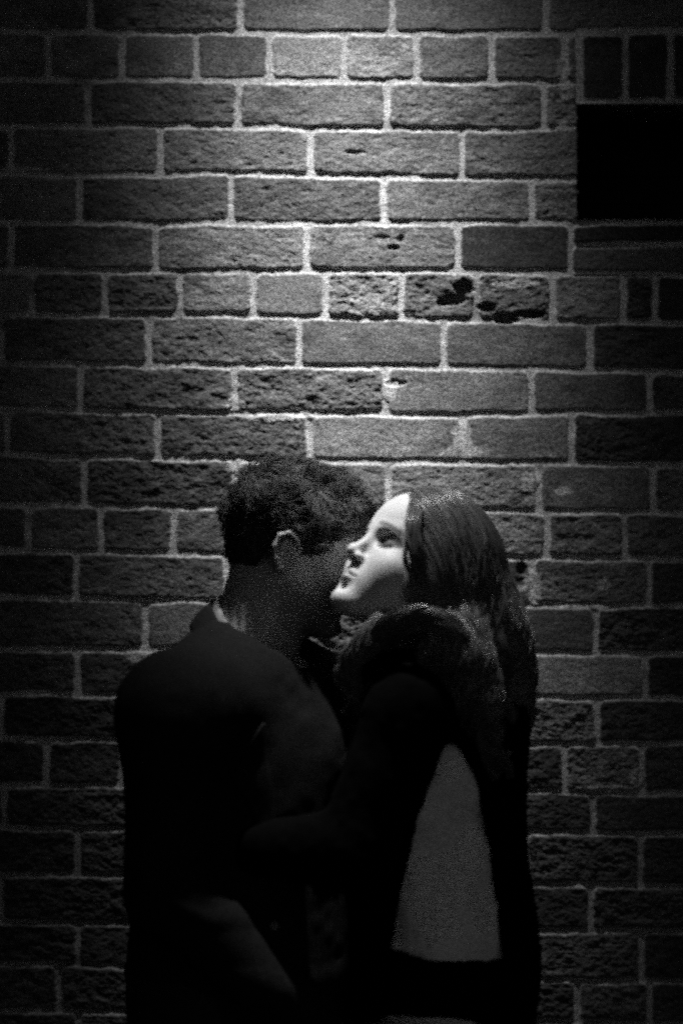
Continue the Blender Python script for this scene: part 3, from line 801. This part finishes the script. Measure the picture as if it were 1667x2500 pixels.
W4 = [U(1020, 1340, -.35), U(1030, 1420, -.375), U(1040, 1500, -.425), U(1075, 1590, -.425), U(1110, 1680, -.40)]
HMs.chain(W4, [.030, .036, .034, .028, .012], .025)
W5 = [U(1040, 1430, -.39), U(970, 1455, -.435), U(895, 1475, -.455), U(840, 1530, -.45)]
HMs.chain([U(960, 1350, -.20), U(990, 1480, -.19), U(1040, 1620, -.16)], [.05, .05, .03], .03)
HS = Field(); HS.ops = list(HMs.ops)
HMs.disp(lambda P: .004*fbm(np.stack([P[..., 0]*40, P[..., 1]*40, P[..., 2]*16], -1), 3, 91) + .003)
mass = polygonise(HMs, (-.1, -.58, 1.15), (.32, -.08, 1.68), .0028)
r = np.random.RandomState(33)
# roots on the skull behind the hairline
d = r.normal(size=(30000, 3)); d /= np.linalg.norm(d, axis=1, keepdims=True)
skull = Field(); skull.ell(HW(0, -.014, .027), np.array((.086, .102, .094))*s, HW.R, .01)
P = HW.O + d*.14
for _ in range(10): P = P-d*skull(P)[:, None]*.9
q = HW.local(P); mk = wcap_mask(q); keep = (mk > -.001) & (q[:, 2] > -.03)
P = P[keep]; q = q[keep]; mk = mk[keep]
pr_ = np.where(mk < .02, 1, .45)*np.where(q[:, 0] < .02, 1, .35)      # more roots along the hairline and on the near side
P = P[r.uniform(size=len(P)) < pr_][:8000]; n = len(P)
m_ = 46; paths = np.empty((n, m_, 3)); cur = P.copy()
step = r.uniform(.0085, .0125, n)
back = -HW.f; out = r.uniform(-.001, .0045, n)+.002*fbm(P*45, 2, 68)
clump = np.round(P/.017); cs = hash3(clump[:, 0], clump[:, 1], clump[:, 2], 4)
tgt_side = np.where(HW.local(P)[:, 0] < 0, -1, 1)
fwdlock = (cs > 9) & (tgt_side < 0)
for i in range(m_):
    paths[:, i] = cur
    N_ = grad(HS, cur)
    q = HW.local(cur)
    below = sstep(-.0, -.07, q[:, 2])[:, None]
    nearh = sstep(.16, .08, np.linalg.norm(cur-HW.O, axis=1))[:, None]
    sidev = HW.r[None]*tgt_side[:, None]
    flow = nearh*(back*.85 - HW.u*.55 + sidev*.35) + (1-nearh)*np.array([.30, -.02, -1.])
    fl2 = np.array([-.75, -.25, -.35])
    late = (sstep(.20, .55, i/m_)*fwdlock)[:, None]*(cur[:, 2] > U(0, 1490, -.4)[2])[:, None]
    flow = flow*(1-late)+fl2*late
    flow = flow + .5*np.stack([fbm(cur*13+cs[:, None]*.3, 1, s_) for s_ in (5, 6, 7)], -1)*(1-nearh*.6)
    flow -= (flow*N_).sum(1, keepdims=True)*N_
    flow /= np.linalg.norm(flow, axis=1, keepdims=True)+1e-9
    cur = cur+flow*step[:, None]
    dist = HS(cur); cur = cur-grad(HS, cur)*((dist-out)*.8)[:, None]
# waves
tt = np.linspace(0, 1, m_)[None]
tg = np.gradient(paths, axis=1); tg /= np.linalg.norm(tg, axis=-1, keepdims=True)+1e-9
NN = grad(HS, paths.reshape(-1, 3)).reshape(paths.shape)
sd = np.cross(tg, NN)
amp = .010*sstep(.1, .45, tt)*(.7+.6*fbm(P*20, 1, 67))[:, None]; arc = np.cumsum(np.full((n, m_), 1.)*step[:, None], 1)
phs = 7*fbm(P*11, 2, 66)[:, None] + arc*2*math.pi/.066 + .15*r.normal(size=(n, 1))
paths = paths + sd*(amp*np.sin(phs))[..., None] + NN*(amp*.55*(np.cos(phs)+.6))[..., None]
paths += NN*(.0012*r.normal(size=(n, 1)))[..., None]*sstep(.1, .4, tt)[..., None]
rad = np.interp(np.linspace(0, 1, m_), [0, .1, .7, 1], [.7, 1, .9, .3])[None]*r.uniform(.0005, .0010, n)[:, None]
# loose locks draped over the shoulder and down the back: each a twisted bundle along its own guide
def spline(pts, m):
    pts = np.array(pts, float); t = np.linspace(0, len(pts)-1, m); o_ = []
    for q_ in t:
        i = min(int(q_), len(pts)-2); u = q_-i; p0 = pts[max(i-1, 0)]; p1 = pts[i]; p2 = pts[i+1]; p3 = pts[min(i+2, len(pts)-1)]
        o_.append(.5*((2*p1)+(-p0+p2)*u+(2*p0-5*p1+4*p2-p3)*u*u+(-p0+3*p1-3*p2+p3)*u**3))
    return np.array(o_)
LOCKS = []
for k in range(15):          # over the near shoulder, arching and falling back
    f_ = k/14; a = r.uniform(-1, 1, 6)
    LOCKS.append(([U(835+70*f_+8*a[0], 1500-15*f_, -.435), U(880+50*f_, 1440+10*f_+5*a[1], -.455), U(950+35*f_, 1405+26*f_+6*a[2], -.462),
                   U(1020+24*f_, 1425+42*f_+8*a[3], -.465), U(1070+10*a[4], 1490+50*f_, -.458), U(1105+14*a[0], 1580+30*f_, -.445), U(1120+18*a[2], 1680+40*f_, -.42), U(1150+22*a[5], 1760+40*a[3], -.40)], .0095, 120, .5))
for k in range(14):          # hanging over the collar bone towards the man
    a = r.uniform(-1, 1, 6)
    LOCKS.append(([U(1010+20*a[0], 1365, -.36), U(930+25*a[1], 1405, -.42), U(860+20*a[2], 1450+12*a[1], -.44), U(815+16*a[3], 1505+14*a[2], -.44), U(800+20*a[4], 1560+20*a[5], -.43), U(812+20*a[5], 1620+30*a[4], -.42)], .0075, 80, .7))
for k in range(26):          # down the back
    a = r.uniform(-1, 1, 8); x0 = r.uniform(1010, 1125)
    LOCKS.append(([U(x0, 1250+30*a[0], -.33-.05*(x0 < 1090)), U(x0+26, 1350, -.37), U(x0+22+14*a[1], 1440, -.39), U(min(x0+48+14*a[2], 1150), 1530, -.385), U(min(x0+42+18*a[3], 1156), 1610, -.37),
                   U(min(x0+62+18*a[4], 1166), 1690, -.36), U(min(x0+60+26*a[5], 1170), 1760+60*a[6], -.34)], .010, 110, .9))
for k in range(7):           # wisps along the temple and beside the cheek
    a = r.uniform(-1, 1, 6); x0 = 936+5*k
    LOCKS.append(([U(x0+10, 1142+4*k, -.385), U(x0+3*a[0], 1190, -.432), U(x0-2+4*a[1], 1245, -.445), U(x0+4+5*a[2], 1300, -.445), U(x0+22+8*a[3], 1360, -.43), U(x0+44+16*a[4], 1420, -.43)], .0030, 26, .25))
bp, br_ = [], []
mL = 44
for (pts, R0, cnt, wv) in LOCKS:
    g_ = spline(pts, mL); t_ = np.linspace(0, 1, mL); L_ = np.cumsum(np.linalg.norm(np.gradient(g_, axis=0), axis=1))
    tg_ = np.gradient(g_, axis=0); tg_ /= np.linalg.norm(tg_, axis=1, keepdims=True)
    e1 = np.cross(tg_, [0, 1, .2]); e1 /= np.linalg.norm(e1, axis=1, keepdims=True); e2 = np.cross(tg_, e1)
    p0 = r.uniform(0, 6.28); wl = r.uniform(.055, .08); A_ = .0075*wv*sstep(.05, .5, t_)
    g_ = g_ + e1*(A_*np.sin(p0+L_/wl*6.28))[:, None] + e2*(A_*.8*np.cos(p0+L_/wl*6.28))[:, None]
    tw = L_*r.uniform(-18, 18)
    for j in range(cnt):
        rr = R0*math.sqrt(r.uniform()); th = r.uniform(0, 6.28); sp = (.45+.55*np.sin(np.clip(t_*3.3, 0, 3.14)))
        fz = r.normal(size=2)*.0012
        ang = th+tw
        q_ = g_ + e1*(rr*sp*np.cos(ang)+fz[0]*np.sin(t_*9+th))[:, None] + e2*(rr*.6*sp*np.sin(ang)+fz[1]*np.cos(t_*8+th))[:, None]
        bp.append(q_); br_.append(np.interp(t_, [0, .1, .75, 1], [.5, 1, .9, .25])*r.uniform(.0004, .0008))
bt = tubes(np.array(bp), np.array(br_))
tv = tubes(paths, rad)
hair_b = np.repeat(r.uniform(.05, .18, len(bp)), mL*3)
alb = np.concatenate([np.full(len(mass[0]), .06), np.repeat(r.uniform(.05, .20, n)*(1+.5*fbm(P*70, 1, 69)), m_*3), hair_b])
V, Fq = merge(mass, tv, bt)
mesh_np('hair', V, Fq, M['hairw'], wom, True, {'alb': alb})
